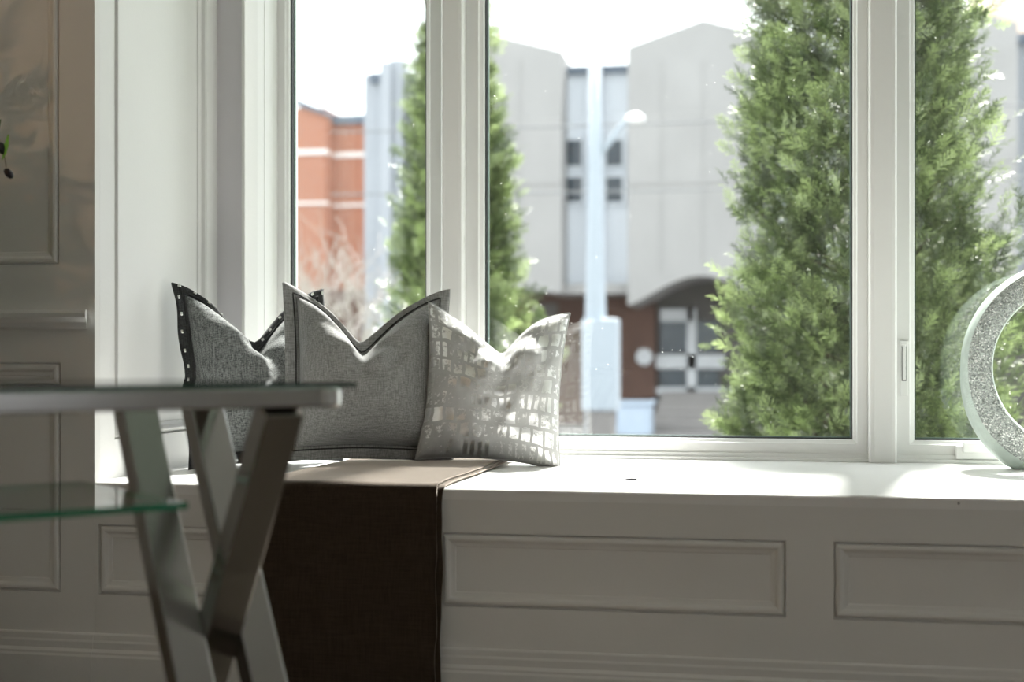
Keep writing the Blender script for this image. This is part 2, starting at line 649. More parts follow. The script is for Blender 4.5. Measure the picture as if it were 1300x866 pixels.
def panelled(parent, mapf, a0, a1, z0, z1, holes, m, depth, names='wall_face', relief=1.0):
    """board face built of stiles and rails round sunk panels, each panel with its mitred moulding"""
    ga = sorted({a0, a1, *[h[0] for h in holes], *[h[1] for h in holes]})
    gz = sorted({z0, z1, *[h[2] for h in holes], *[h[3] for h in holes]})
    mb = MB()
    # one box per free cell, merged along the columns
    for i in range(len(ga) - 1):
        run = None
        for j in range(len(gz)):
            free = False
            if j < len(gz) - 1:
                ca, cz = (ga[i] + ga[i + 1]) / 2, (gz[j] + gz[j + 1]) / 2
                free = not any(h[0] < ca < h[1] and h[2] < cz < h[3] for h in holes)
            if free and run is None:
                run = gz[j]
            if not free and run is not None:
                ps = [mapf(a, z, h) for a in (ga[i], ga[i + 1]) for h in (0, -depth) for z in (run, gz[j])]
                mb.add(ps, [(0, 1, 3, 2), (4, 6, 7, 5), (0, 4, 5, 1), (2, 3, 7, 6), (0, 2, 6, 4), (1, 5, 7, 3)])
                run = None
    mb.build(names, m, parent)
    for h in holes:
        MB().frame(mapf, *h, [(i_, h_ * relief) for i_, h_ in PROF]).build('panel_moulding', m, parent)
        i = 0.037
        ps = [mapf(a, z, q) for a in (h[0] + i, h[1] - i) for q in (-0.0105 * relief, -depth) for z in (h[2] + i, h[3] - i)]
        MB().add(ps, [(0, 1, 3, 2), (4, 6, 7, 5), (0, 4, 5, 1), (2, 3, 7, 6), (0, 2, 6, 4), (1, 5, 7, 3)]).build('panel', m, parent)


def run_moulding(mapf, prof, a0, a1, name, m, parent, miter=0.0):
    """straight moulding with a closed (z, height) profile from a0 to a1"""
    n = len(prof)
    vs = [mapf(a0, z, h) for z, h in prof] + [mapf(a1 + h * miter, z, h) for z, h in prof]
    fs = [tuple(range(n)), tuple(range(2 * n - 1, n - 1, -1))] + [(i, i + n, (i + 1) % n + n, (i + 1) % n) for i in range(n)]
    return MB().add(vs, fs).build(name, m, parent)


# panelled wall left of the alcove
z_lo = W(40, 751, YF).z
lo_top = W(40, 460, YF).z
up_bot = W(40, 337, YF).z
wl = thing('wall_front_left', 'shaded panelled wall with chair rail left of the window alcove', 'wall', (XL, YF, 0), kind='structure')
panelled(wl, front, RX0, XL, ZFL, ZCEIL, [(-3.0, xat(77, YF), z_lo, lo_top), (-3.0, xat(75, YF), up_bot, 2.4)], 'wall_paint', 0.03)
MB().box(RX0, XL - 0.001, YF + 0.03, YF + 0.12, ZFL, ZCEIL).build('wall_core', 'wall_paint', wl)
zr0, zr1 = W(60, 418, YF).z, W(60, 394, YF).z
zm = (zr1 - zr0)
rail_prof = [(zr0, 0), (zr0, 0.010), (zr0 + zm * .12, 0.016), (zr0 + zm * .35, 0.020), (zr0 + zm * .5, 0.034), (zr0 + zm * .6, 0.040),
             (zr0 + zm * .82, 0.042), (zr1, 0.036), (zr1, 0.0)]
run_moulding(front, rail_prof, RX0, XL - 0.022, 'chair_rail', 'white_paint', wl, 0.4)
# header and right wall piece around the alcove
wr_ = struct(MB().box(XR, RX1, YF, YF + 0.12, ZFL, ZCEIL).build('wall_front_right', 'wall_paint'), 'wall right of the window alcove, out of view', 'wall')
wh = struct(MB().box(XL, XR, YF, YF + 0.12, ZA, ZCEIL).build('wall_front_header', 'wall_paint'), 'wall above the window alcove', 'wall')

# white alcove sides
zrv = ZC - (558.5 - CY) * (-XL * ST + yat(145, XL) * CT) / F_PX
rv = thing('wall_alcove_left', 'white panelled side of the window alcove lit by daylight', 'wall', (XL, YF, 0), kind='structure')
panelled(rv, reveal, YF + 0.0302, YP + 0.2, 0.0, ZA, [(yat(145, XL), yat(263, XL), zrv, 2.4)], 'white_paint', 0.025, relief=1.9)
MB().box(XL - 0.10, XL - 0.025, YF + 0.121, YO, -1.2, ZCEIL).build('wall_core', 'white_paint', rv)
rvr = thing('wall_alcove_right', 'white panelled side of the window alcove, out of view on the right', 'wall', (XR, YF, 0), kind='structure')
panelled(rvr, reveal_r, YF + 0.1202, YP + 0.2, 0.0, ZA, [(3.61, 4.25, zrv, 2.4)], 'white_paint', 0.025, relief=1.9)
MB().box(XR + 0.025, XR + 0.10, YF + 0.121, YO, -1.2, ZCEIL).build('wall_core', 'white_paint', rvr)
struct(MB().box(XL - 0.1, XR + 0.1, YF + 0.12, YO, ZA, ZA + 0.1).build('ceiling_alcove', 'ceiling_paint'), 'white ceiling of the window alcove', 'ceiling')

# window wall: grey pieces beside the opening, lintel, apron outside
ww = thing('wall_window', 'narrow grey wall strip between the white alcove side and the window', 'wall', ((XL + XJ) / 2, YP, ZS), kind='structure')
MB().box(XL, XJ, YP, YO, ZS, ZA).build('wall_strip', 'grey_wall_paint', ww)
MB().box(XJR, XR, YP, YO, ZS, ZA).build('wall_strip', 'grey_wall_paint', ww)
MB().box(XJ, XJR, YP, YO, ZT, ZA).build('lintel', 'grey_wall_paint', ww)
MB().box(XL - 0.02, XR + 0.02, YW + 0.03, YO, -1.2, ZS - 0.045).build('outer_wall', 'concrete', ww)

# jamb boards of the opening
for side, X, s, nm in ((0, XJ, 1, 'trim_1'), (1, XJR, -1, 'trim_2')):
    t = thing(nm, ['white stepped jamb trim between grey wall strip and left window', 'white stepped jamb trim at the right end of the window, out of view'][side],
              'trim', (X, YP, ZS), kind='structure')
    y1 = yat(323, XJ)
    x0, x1 = sorted((X, X + s * 0.012))
    MB().box(x0, x1, YP - 0.012, y1, ZS, ZT).build('jamb_board', 'white_paint', t, bevel=0.003)
    x0, x1 = sorted((X, X + s * 0.008))
    MB().box(x0, x1, y1, y1 + 0.07, ZS, ZT).build('jamb_extension', 'frame_vinyl', t)
    x0, x1 = sorted((X, X + s * 0.0095))
    MB().box(x0, x1, y1 + 0.07, YO, ZS, ZT).build('frame_jamb', 'frame_vinyl', t, bevel=0.002)

# ------------------------------------------------------------------ windows
ZF1 = ZS + 0.026           # top of the bottom frame member
ZG = W(900, 555.5, YW + 0.05).z    # lower edge of the glass
POSTY = 4.605
P1a, P1b = xat(559, POSTY), xat(587.5, POSTY)
P2a, P2b = xat(1103, POSTY), xat(1139, POSTY)
sill = struct(MB().box(XJ + 0.009, XJR - 0.009, YW - 0.012, YO + 0.05, ZS, ZF1).box(XJ + 0.009, XJR - 0.009, YW - 0.03, YW - 0.012, ZS, ZS + 0.012)
              .build('trim_3', 'frame_vinyl', bevel=0.003), 'white bottom frame member under all three window sashes', 'trim')
struct(MB().box(XJ + 0.009, XJR - 0.009, YW - 0.012, YO, ZT - 0.04, ZT).build('trim_4', 'frame_vinyl', bevel=0.003), 'white top frame member above the window sashes', 'trim')
for i, (xa, xb, lab) in enumerate(((P1a, P1b, 'white window post behind the middle cushion, between left and centre panes'),
                                   (P2a, P2b, 'white window post standing in front of the large cedar'))):
    w3 = (xb - xa)
    poly = [(xa, YO - 0.02), (xa, POSTY + 0.012), (xa + 0.006, POSTY + 0.002), (xa + w3 * .2, POSTY), (xb - w3 * .2, POSTY), (xb - 0.006, POSTY + 0.002), (xb, POSTY + 0.012), (xb, YO - 0.02)]
    n = len(poly)
    vs = [(x, y, ZS + 0.0005) for x, y in poly] + [(x, y, ZT) for x, y in poly]
    fs = [tuple(range(n)), tuple(range(2 * n - 1, n - 1, -1))] + [(k, k + n, (k + 1) % n + n, (k + 1) % n) for k in range(n)]
    t = MB().add(vs, fs).build('trim_%d' % (5 + i), 'frame_vinyl', bevel=0.0015)
    struct(t, lab, 'trim')


def window(n, xa, xb, ga, gb, label):
    """sash of four members, seal, glass; xa..xb outer, ga..gb glass"""
    t = thing('window_%d' % n, label, 'window', ((xa + xb) / 2, YW, ZF1), kind='structure')
    prof = lambda q: [(0, 0), (0, 0.028), (0.004, 0.032), (q * .70, 0.032), (q * .76, 0.026), (q * .95, 0.018), (q, 0.004), (q, -0.07), (0, -0.07)]
    mp = lambda a, z, h: (a, YW + 0.03 - h, z)
    ql, qb = ga - xa, ZG - ZF1
    pr = prof(1.0)
    o = MB()
    for ins, h in pr:
        for (a, z) in ((xa + ins * ql, ZF1 + ins * qb), (xb - ins * (xb - gb), ZF1 + ins * qb), (xb - ins * (xb - gb), ZT - 0.04 - ins * 0.05), (xa + ins * ql, ZT - 0.04 - ins * 0.05)):
            o.v.append(mp(a, z, h))
    for i in range(len(pr) - 1):
        for k in range(4):
            k2 = (k + 1) % 4
            o.f.append((i * 4 + k, i * 4 + k2, i * 4 + 4 + k2, i * 4 + 4 + k))
    o.build('sash', 'frame_vinyl', t)
    zt = ZT - 0.09
    g = 0.0045
    MB().frame(mp, ga - 0.0005, gb + 0.0005, ZG - 0.0005, zt + .0005, [(0, 0.005), (g, 0.001), (g, -0.02), (0, -0.02)]).build('gasket', 'gasket_rubber', t)
    MB().frame(mp, ga, gb, ZG, zt, [(0.0, -0.021), (0.007, -0.021), (0.007, -0.035), (0.0, -0.035)]).build('spacer_bar', 'spacer_seal', t)
    MB().box(ga, gb, YW + 0.034, YW + 0.052, ZG, zt).build('glass_pane', 'window_glass', t)
    return t


GY = YW + 0.034
g1a, g1b = xat(370, GY), xat(542, GY)
g2a, g2b = xat(616.5, GY), xat(1082, GY)
g3a, g3b = xat(1160.5, GY), XJR - 0.06
w1 = window(1, XJ + 0.0095, P1a - 0.0005, g1a, g1b, 'narrow left window pane showing a brick building and slim cedar')
w2 = window(2, P1b + 0.0005, P2a - 0.0005, g2a, g2b, 'wide centre window with fixed pane facing the concrete building')
w3 = window(3, P2b + 0.0005, XJR - 0.0095, g3a, g3b, 'right casement window with lock lever and crank behind the crystal ring')
# casement lock lever on the right sash
yh = YW - 0.002
hx = xat(1147.5, yh)
hz0, hz1 = W(1147, 503, yh).z, W(1147, 432, yh).z
lk = MB().box(hx - 0.0125, hx + 0.0125, yh - 0.004, yh + 0.003, hz0, hz1 - 0.004).build('lock_plate', 'frame_vinyl', w3, bevel=0.002)
MB().box(hx - 0.007, hx + 0.007, yh - 0.0055, yh - 0.0035, hz0 + 0.05, hz1 - 0.02).build('lever_slot_shade', 'shadow_gap', lk)  # dark strip laid on the plate, the slot's shade as colour
MB().box(hx - 0.0052, hx + 0.0052, yh - 0.012, yh - 0.004, hz0 + 0.052, hz1 - 0.012).box(hx - 0.0125, hx + 0.0125, yh - 0.016, yh - 0.004, hz1 - 0.014, hz1 - 0.002).build('lock_lever', 'frame_vinyl', lk, bevel=0.002)
# crank housing
cx0, cx1 = xat(1213, yh - 0.02), xat(1275, yh - 0.02)
cz0, cz1 = W(1230, 583, yh - 0.02).z, W(1230, 566, yh - 0.02).z
ck = MB().box(cx0, cx1, YW - 0.035, YW + 0.002, cz0, cz1).build('crank_housing', 'frame_vinyl', w3, bevel=0.004)
MB().box(cx0 + 0.02, cx1 + 0.06, YW - 0.05, YW - 0.03, cz0 + 0.022, cz1 + 0.012).build('folding_crank_handle', 'frame_vinyl', ck, bevel=0.005)

# ------------------------------------------------------------------ window seat
ws = thing('window_seat', 'long white built-in window seat with sunk panels along its front', 'bench', ((XL + XR) / 2, YF, 0))
pz1a, pz0a = W(780, 681, YF).z, W(780, 777, YF).z
pa0, pa1 = xat(560, YF), xat(998, YF)
pb0 = xat(1058, YF)
gap = pb0 - pa1
holes = [(xat(125, YF), pa0 - gap, pz0a, pz1a), (pa0, pa1, pz0a, pz1a), (pb0, XR - 0.08, pz0a, pz1a)]
zb = W(760, 829, YF).z
panelled(ws, front, XL + 0.0005, XR - 0.0005, ZFL, ZS - 0.03, holes, 'wall_paint', 0.03, 'front_board')
sb = MB()
pts = [(YF + 0.0, ZS - 0.03), (YF - 0.001, ZS - 0.008), (YF + 0.001, ZS - 0.003), (YF + 0.006, ZS)]
prof = [(YF + 0.0, ZS - 0.0299), (YF - 0.0012, ZS - 0.008), (YF + 0.0005, ZS - 0.003), (YF + 0.005, ZS), (YW + 0.028, ZS), (YW + 0.028, ZS - 0.04), (YF + 0.03, ZS - 0.04), (YF + 0.03, ZS - 0.0299)]
n = len(prof)
vs = [(x, y, z) for x in (XL + 0.0005, XR - 0.0005) for y, z in prof]
sb.add(vs, [tuple(range(n)), tuple(range(2 * n - 1, n - 1, -1))] + [(i, i + n, (i + 1) % n + n, (i + 1) % n) for i in range(n)])
sb.build('seat_board', 'seat_paint', ws)
kz = W(800, 611, 3.7)
kx, ky = xat(801, 3.84), 3.84
kk = MB().lathe([(0.0, 0.0012), (0.010, 0.0014), (0.014, 0.0003)], (kx, ky, ZS), 14).build('chipped_knot', 'dark_knot', ws)
kk.scale = (1.3, 3.2, 1)
kk.location = (kx * -0.3, ky * -2.2, 0)
sp = W(1217, 639, YF)
MB().lathe([(0.0, 0.003), (0.002, 0.003), (0.0028, 0.0)], (0, 0, 0), 10).build('screw_head', 'dark_knot', ws).matrix_world = Matrix.Translation((sp.x, YF, sp.z)) @ Matrix.Rotation(math.pi / 2, 4, 'X')

# baseboards (one along the wall, one along the seat) with stepped profile
base_prof = [(ZFL, 0.0), (ZFL, 0.020), (zb - 0.062, 0.020), (zb - 0.056, 0.017), (zb - 0.050, 0.017), (zb - 0.042, 0.010), (zb - 0.024, 0.0115), (zb - 0.018, 0.009), (zb - 0.004, 0.0085), (zb, 0.005), (zb, 0.0)]
o = run_moulding(front, base_prof, RX0, XL - 0.0002, 'baseboard_left', 'wall_paint', None)
struct(o, 'stepped baseboard of the panelled wall left of the alcove', 'baseboard')
run_moulding(front, base_prof, XL + 0.0005, XR - 0.0005, 'baseboard', 'wall_paint', ws)
o = run_moulding(front, base_prof, XR, RX1, 'baseboard_right', 'wall_paint', None)
struct(o, 'stepped baseboard right of the alcove, out of view', 'baseboard')


# ------------------------------------------------------------------ cushions
def fbm(p, oct=3):
    s, a = 0.0, 1.0
    for _ in range(oct):
        s += a * noise.noise(p)
        p = p * 2.07
        a *= 0.5
    return s


def cushion(name, label, w, h, T, dip, s0, flange, body_m, flange_m, base, yaw, lean, roll, seed, group,
            stud=False, wrinkle=0.010, power=(1.55, 1.55), corner=0.0):
    t = thing(name, label, 'cushion', (0, 0, 0), group)
    pin = 0.05 if flange else 0.085

    def outline(s, q):
        x = w / 2 * s * (1 - pin * (1 - q * q))
        z = h / 2 * q * (1 - pin * (1 - s * s))
        g = max(0.0, 1 - (math.sqrt((s - s0) ** 2 + 0.0036) - 0.06 * max(0.0, 1 - abs(s - s0) / 0.5)) / (1.0 + (s0 if s < s0 else -s0))) ** power[0 if s < s0 else 1]
        k = max(0.0, (q + 1) / 2)
        z -= dip * g * k ** 2.0
        # corners lean outwards a little
        x += corner * s * max(0, abs(s) - 0.5) * max(0, q) * 0.2
        return x, z

    def surf(s, q, side):
        x, z = outline(s, q)
        a = max(0.0, (1 - s * s) * (1 - q * q))
        y = T / 2 * a ** 0.45 * (1.04 - 0.10 * q)
        cr = math.exp(-((s - s0) / 0.14) ** 2) * max(0.0, min(1.0, (q - 0.0) / 0.95)) ** 1.1
        y *= (1 - 0.62 * cr)
        # soft pleats fanning out of the chop and from the corners
        ang = math.atan2(q - 1.0, s - s0)
        rad = math.hypot(q - 1.0, s - s0)
        pl = math.sin(ang * 7 + seed) * math.exp(-((rad - 0.5) / 0.4) ** 2) * 0.011
        ww_ = wrinkle * fbm(Vector((s * 1.8 + seed, q * 1.6, side * 3.0 + seed)), 3)
        ww_ += wrinkle * 0.55 * noise.noise(Vector((s * 2.2 + q * 5.0 + seed, q * 3.0 - s * 4.0, seed + side)))
        # folded-over roll in front of the chop
        fold = 0.026 * math.exp(-((s - s0) / 0.30) ** 2) * math.exp(-((q - 0.50) / 0.22) ** 2)
        m_ = a ** 0.30
        y = side * -1 * (y + (pl + ww_) * m_) - (fold * m_ if side > 0 else 0)
        return x, y, z

    n = 56
    V, Fc, UV = [], [], []
    lin = [math.sin(math.pi / 2 * (2 * i / n - 1)) * 0.5 + 0.5 * (2 * i / n - 1) for i in range(n + 1)]
    for side in (1, -1):
        for j in range(n + 1):
            for i in range(n + 1):
                V.append(surf(lin[i], lin[j], side))
                UV.append((lin[i] * 0.5 + 0.5, lin[j] * 0.5 + 0.5))
    K = (n + 1) * (n + 1)
    for sd in range(2):
        for j in range(n):
            for i in range(n):
                a = sd * K + j * (n + 1) + i
                q = (a, a + 1, a + n + 2, a + n + 1)
                Fc.append(q if sd == 0 else q[::-1])
    me = bpy.data.meshes.new('cover')
    me.from_pydata(V, [], Fc)
    uvl = me.uv_layers.new(name='UVMap')
    for lp in me.loops:
        uvl.data[lp.index].uv = UV[lp.vertex_index]
    bm = bmesh.new()
    bm.from_mesh(me)
    bmesh.ops.remove_doubles(bm, verts=bm.verts, dist=1e-5)
    bm.to_mesh(me)
    bm.free()
    cover = link('cover', me, body_m, t, smooth=True)
    # seam loop parameters
    loop = [(lin[i], -1.0) for i in range(n)] + [(1.0, lin[i]) for i in range(n)] + [(lin[n - i], 1.0) for i in range(n)] + [(-1.0, lin[n - i]) for i in range(n)]
    zmin = min(v[2] for v in V)
    if flange:
        es, eq = 2 * flange / w, 2 * flange / h
        V, Fc = [], []
        R = 5
        for (s, q) in loop:
            for r in range(R):
                k = r / (R - 1)
                S = s * (1 + es * k) if abs(s) > 0.999 else s * (1 + es * k * 0.98)
                Q = q * (1 + eq * k) if abs(q) > 0.999 else q * (1 + eq * k * 0.98)
                x, z = outline(max(-1, min(1, s)), max(-1, min(1, q)))
                x += w / 2 * (S - s)
                z += h / 2 * (Q - q)
                y = 0.012 * k * noise.noise(Vector((s * 3 + seed, q * 3, 5.0))) + 0.006 * k * math.sin((s - q) * 9 + seed)
                V.append((x, y, z))
        Ln = len(loop)
        for a in range(Ln):
            for r in range(R - 1):
                a2 = (a + 1) % Ln
                Fc.append((a * R + r, a2 * R + r, a2 * R + r + 1, a * R + r + 1))
        me = bpy.data.meshes.new('flange')
        me.from_pydata(V, [], Fc)
        fo = link('flange', me, flange_m, t, smooth=True)
        so = fo.modifiers.new('thick', 'SOLIDIFY')
        so.thickness = 0.007
        so.offset = 0
        zmin = min(zmin, min(v[2] for v in V))
        # stitched seam where cover and flange meet
        mb = MB()
        mb.tube([(V[a * R + 1][0], V[a * R + 1][1] - 0.0042, V[a * R + 1][2]) for a in range(Ln)], 0.0022, 6, closed=True)
        mb.build('stitching', 'stitch_thread', fo, smooth=True)
        if stud:
            sm = MB().box(-0.004, 0.004, -0.003, 0.003, -0.0058, 0.0058)
            me = None
            acc = 0.0
            for a in range(Ln):
                p0 = Vector(V[a * R + 3])
                p1 = Vector(V[((a + 1) % Ln) * R + 3])
                acc += (p1 - p0).length
                if acc > 0.05:
                    acc = 0.0
                    d = (p1 - p0).normalized()
                    if me is None:
                        so_ = sm.build('stud', 'stud_steel', fo, bevel=0.0015)
                        me = so_.data
                    else:
                        so_ = bpy.data.objects.new('stud', me)
                        C.objects.link(so_)
                        so_.parent = fo
                        md = so_.modifiers.new('bevel', 'BEVEL')
                        md.width = 0.0015
                        md.segments = 2
                    so_.location = p0 + Vector((0, -0.005, 0))
                    so_.rotation_euler = (0, -math.atan2(d.z, d.x) + math.pi / 2, 0)
    else:
        mb = MB()
        pts = []
        for (s, q) in loop:
            x, z = outline(s, q)
            pts.append((x, 0, z))
        mb.tube(pts, 0.0028, 6, closed=True).build('seam', body_m, t, smooth=True)
    M = Matrix.Translation(Vector(base)) @ Matrix.Rotation(yaw, 4, 'Z') @ Matrix.Rotation(roll, 4, 'Y') @ Matrix.Rotation(-lean, 4, 'X') @ Matrix.Translation((0, 0, -zmin))
    bpy.context.view_layer.update()
    t.matrix_world = M
    return t


R = math.radians
cushion('studded_cushion', 'slate grey linen cushion with dark studded border against the alcove side', 0.48, 0.505, 0.195, 0.175, -0.05, 0.038,
        'linen_slate', 'linen_charcoal', (-1.556, 4.125, ZS + 0.002), R(52), R(11), R(0), 1.3, 'cushions on the window seat', stud=True)
cushion('flanged_cushion', 'plain grey linen cushion with wide flange border, the middle one of the row', 0.455, 0.485, 0.205, 0.175, -0.08, 0.045,
        'linen_grey', 'linen_grey', (-1.243, 4.165, ZS + 0.012), R(25), R(13), R(1.5), 4.7, 'cushions on the window seat')
cushion('patterned_cushion', 'pale grey cushion printed with broken silver foil blocks in front of the row', 0.455, 0.51, 0.22, 0.13, 0.08, 0.0,
        'foil_print_cotton', None, (-0.875, 4.235, ZS + 0.004), R(13), R(12), R(4.5), 8.2, 'cushions on the window seat', wrinkle=0.013, power=(1.3, 2.4))

# ------------------------------------------------------------------ throw over the seat
tx0, tx1 = xat(333, YF), xat(557, YF)
th = thing('throw_blanket', 'dark brown woven throw folded over the seat edge below the cushions', 'blanket', ((tx0 + tx1) / 2, YF, ZS))


def throw_layer(name, x0, x1, off, zend, yend, seed, thick):
    path = []
    yb, zt_ = YF - 0.004 - off, ZS + 0.0015 + off
    for i in range(26):
        path.append((yend + (yb + 0.02 - yend) * i / 25, zt_, 0))
    for i in range(1, 7):
        a = math.pi / 2 * i / 6
        path.append((yb + 0.02 - 0.02 * math.sin(a), zt_ - 0.02 + 0.02 * math.cos(a), 0))
    for i in range(1, 30):
        path.append((yb, zt_ - 0.02 + (zend - zt_ + 0.02) * i / 29, 1))
    nx = 40
    V, Fc = [], []
    for j, (y, z, vert) in enumerate(path):
        for i in range(nx + 1):
            u = i / nx
            x = x0 + (x1 - x0) * u
            w_ = noise.noise(Vector((x * 7 + seed, j * 0.13, seed)))
            w2 = noise.noise(Vector((x * 3 + seed, j * 0.06, seed + 9)))
            ex = 0.006 * noise.noise(Vector((seed, j * 0.2, u * 0.5))) * (1 if u > 0.5 else -1)
            if vert:
                fl_ = 0.022 * min(1.0, max(0.0, (ZS - z) / 0.36))
                V.append((x + ex, y - 0.004 - fl_ - 0.006 * abs(w2) - 0.002 * w_, z))
            else:
                f = min(1.0, (y - YF + 0.02) / 0.1)
                V.append((x + ex + 0.012 * (y - YF), y, z + max(0, 0.010 * w2 + 0.006 * w_) * f + 0.004 * f))
    for j in range(len(path) - 1):
        for i in range(nx):
            a = j * (nx + 1) + i
            Fc.append((a, a + 1, a + nx + 2, a + nx + 1))
    me = bpy.data.meshes.new(name)
    me.from_pydata(V, [], Fc)
    o = link(name, me, 'throw_wool', th, smooth=True)
    s = o.modifiers.new('thick', 'SOLIDIFY')
    s.thickness = thick
    s.offset = 0.0
    return o


throw_layer('lower_fold', tx0 + 0.004, tx1 + 0.014, 0.002, -0.06, 4.44, 2.0, 0.004)
throw_layer('upper_fold', tx0, tx1, 0.0085, -0.05, 4.43, 5.0, 0.004)

# ------------------------------------------------------------------ crystal ring
ry = 4.44
rx = xat(1368, 4.38)
RR, RI, TH = 0.328, 0.240, 0.12
RZ = W(1368, 466, 4.38).z
rg = thing('crystal_ring', 'large ring sculpture of glittering crushed crystal with frosted rim on the seat', 'sculpture', (rx, ry, ZS))


def ring_part(name, prof, m):
    """prof: (0 = inner edge .. 1 = outer edge, y); the ring swells to a flat foot"""
    n, k = 112, len(prof)
    V, Fc = [], []
    for i in range(n):
        a = 2 * math.pi * i / n
        low = max(0.0, -math.sin(a))
        Ro = RR * (1 + 0.16 * low ** 1.4 * (1.0 - 0.25 * low))
        for r, y in prof:
            wd = 1.0 + 1.3 * low
            rad = RI + (Ro - RI) * (1 - (1 - r) * (wd if r > 0.5 else 1.0)) if r > 0.5 else RI + (Ro - RI) * r
            x, z = rad * math.cos(a), rad * math.sin(a)
            z = max(z, ZS + 0.001 - RZ)
            V.append((x, y, z))
    for i in range(n):
        for j in range(k - 1):
            i2 = (i + 1) % n
            Fc.append((i * k + j, i * k + j + 1, i2 * k + j + 1, i2 * k + j))
    o = MB().add(V, Fc).build(name, m, None, smooth=True)
    o.parent = rg
    o.location = (0, 0, RZ - ZS)
    return o


h_ = TH / 2
ring_part('glitter_face', [(0.06, -h_), (0.2, -h_ - 0.006), (0.74, -h_ - 0.006), (0.86, -h_)], 'crushed_crystal')
ring_part('glitter_back', [(0.06, h_), (0.2, h_ + 0.006), (0.74, h_ + 0.006), (0.86, h_)], 'crushed_crystal')
ring_part('frosted_outer_rim', [(0.86, -h_), (0.965, -h_ * .7), (1.0, -h_ * .3), (1.0, h_ * .3), (0.965, h_ * .7), (0.86, h_)], 'frosted_rim')
ring_part('frosted_inner_rim', [(0.06, -h_), (0.0, -h_ * .7), (0.0, h_ * .7), (0.06, h_)], 'frosted_rim')

# ------------------------------------------------------------------ glass table in the foreground
K_ = (-0.305, 2.38)                                  # near right corner, (aside, ahead)
e1 = (-0.80, -0.60)                                  # along the near edge, towards the camera and left
e2 = (-0.60, 0.80)                                   # along the end, away from the camera
TP = lambda s, q, z: UD(K_[0] + e1[0] * s + e2[0] * q, K_[1] + e1[1] * s + e2[1] * q, z)
TZ = 0.795
tb = thing('glass_console_table', 'glass topped console table with crossed chrome legs, blurred in the foreground', 'table', TP(0.4, 0.28, 0))
LEN, WID = 1.05, 0.55


def slab(s0, s1, q0, q1, z0, z1):
    vs = [TP(s, q, z) for s in (s0, s1) for q in (q0, q1) for z in (z0, z1)]
    return vs, [(0, 1, 3, 2), (4, 6, 7, 5), (0, 4, 5, 1), (2, 3, 7, 6), (0, 2, 6, 4), (1, 5, 7, 3)]


def plate(name, s0, s1, q0, q1, z0, z1, edge='glass_edge'):
    vs, fs = slab(s0, s1, q0, q1, z0, z1)
    m1 = MB().add(vs, [fs[4], fs[5]])
    o = m1.build(name, 'table_glass', tb)
    MB().add(vs, fs[:4]).build('polished_edge', edge, o)
    return o


def tbar(name, p, q, w, t, side=None, m='chrome'):
    return MB().bar(p, q, w, t, side).build(name, m, tb, bevel=0.003)


plate('glass_top', -0.03, LEN, -0.02, WID + 0.2, TZ - 0.008, TZ, 'glass_edge_dark')
zr = TZ - 0.009 - 0.0165
up = Vector((0, 0, 1))
tbar('frame_rail', TP(0.0, 0.02, zr), TP(LEN - .02, 0.02, zr), 0.033, 0.03, up)
tbar('frame_rail', TP(0.0, WID - 0.03, zr), TP(LEN - .02, WID - 0.03, zr), 0.033, 0.03, up)
tbar('frame_rail', TP(0.02, 0.036, zr), TP(0.02, WID - 0.046, zr), 0.033, 0.03, up)
cc = TP(0.006, 0.018, 0)
MB().lathe([(0.0, zr - 0.0175), (0.020, zr - 0.0175), (0.024, zr - 0.012), (0.024, zr + 0.012), (0.021, zr + 0.0165), (0.0, zr + 0.0165)], (cc.x, cc.y, 0), 20).build('rail_end_glint', 'stud_steel', tb, smooth=False)  # bright steel cap added so the rail end shows the window's reflection
# crossed legs at the near end: two parallel bars, one the other way
zl = TZ - 0.009 - 0.033
dv = (TP(1, 0, 0) - TP(0, 0, 0)).normalized()
tbar('leg', TP(0.02, WID - 0.04, zl), TP(0.02, 0.05, ZFL), 0.07, 0.05, dv)
tbar('leg', TP(0.16, WID - 0.04, zl), TP(0.16, 0.05, ZFL), 0.07, 0.05, dv)
tbar('leg', TP(0.09, 0.03, zl), TP(0.09, WID - 0.02, ZFL), 0.07, 0.05, dv)
# the same at the far end, out of view
tbar('leg', TP(LEN - 0.1, WID - 0.04, zl), TP(LEN - 0.1, 0.05, ZFL), 0.07, 0.05, dv)
tbar('leg', TP(LEN - 0.17, 0.03, zl), TP(LEN - 0.17, WID - 0.02, ZFL), 0.07, 0.05, dv)
plate('glass_shelf', 0.27, LEN - 0.05, 0.0, WID - 0.06, 0.594, 0.605)

# ------------------------------------------------------------------ olive tree at the left edge and the lamp that throws its shadow
OX, OY = -2.36, 3.16
ol = thing('olive_tree', 'potted olive tree reaching in at the left edge with leaves and black olives', 'plant', (OX, OY, ZFL))
MB().lathe([(0.0, 0.0), (0.12, 0.0), (0.15, 0.05), (0.17, 0.30), (0.18, 0.33), (0.165, 0.33), (0.155, 0.28), (0.0, 0.28)], (OX, OY, ZFL), 28).build('pot', 'pot_clay', ol, smooth=True)
MB().tube([(OX, OY, 0.17), (OX + 0.01, OY - 0.01, 0.6), (OX - 0.01, OY, 0.9), (OX, OY, 1.2), (OX, OY, 1.6)], [0.02, 0.018, 0.014, 0.010, 0.005], 8).build('trunk', 'olive_bark', ol, smooth=True)
lv, lf, tone = [], [], []


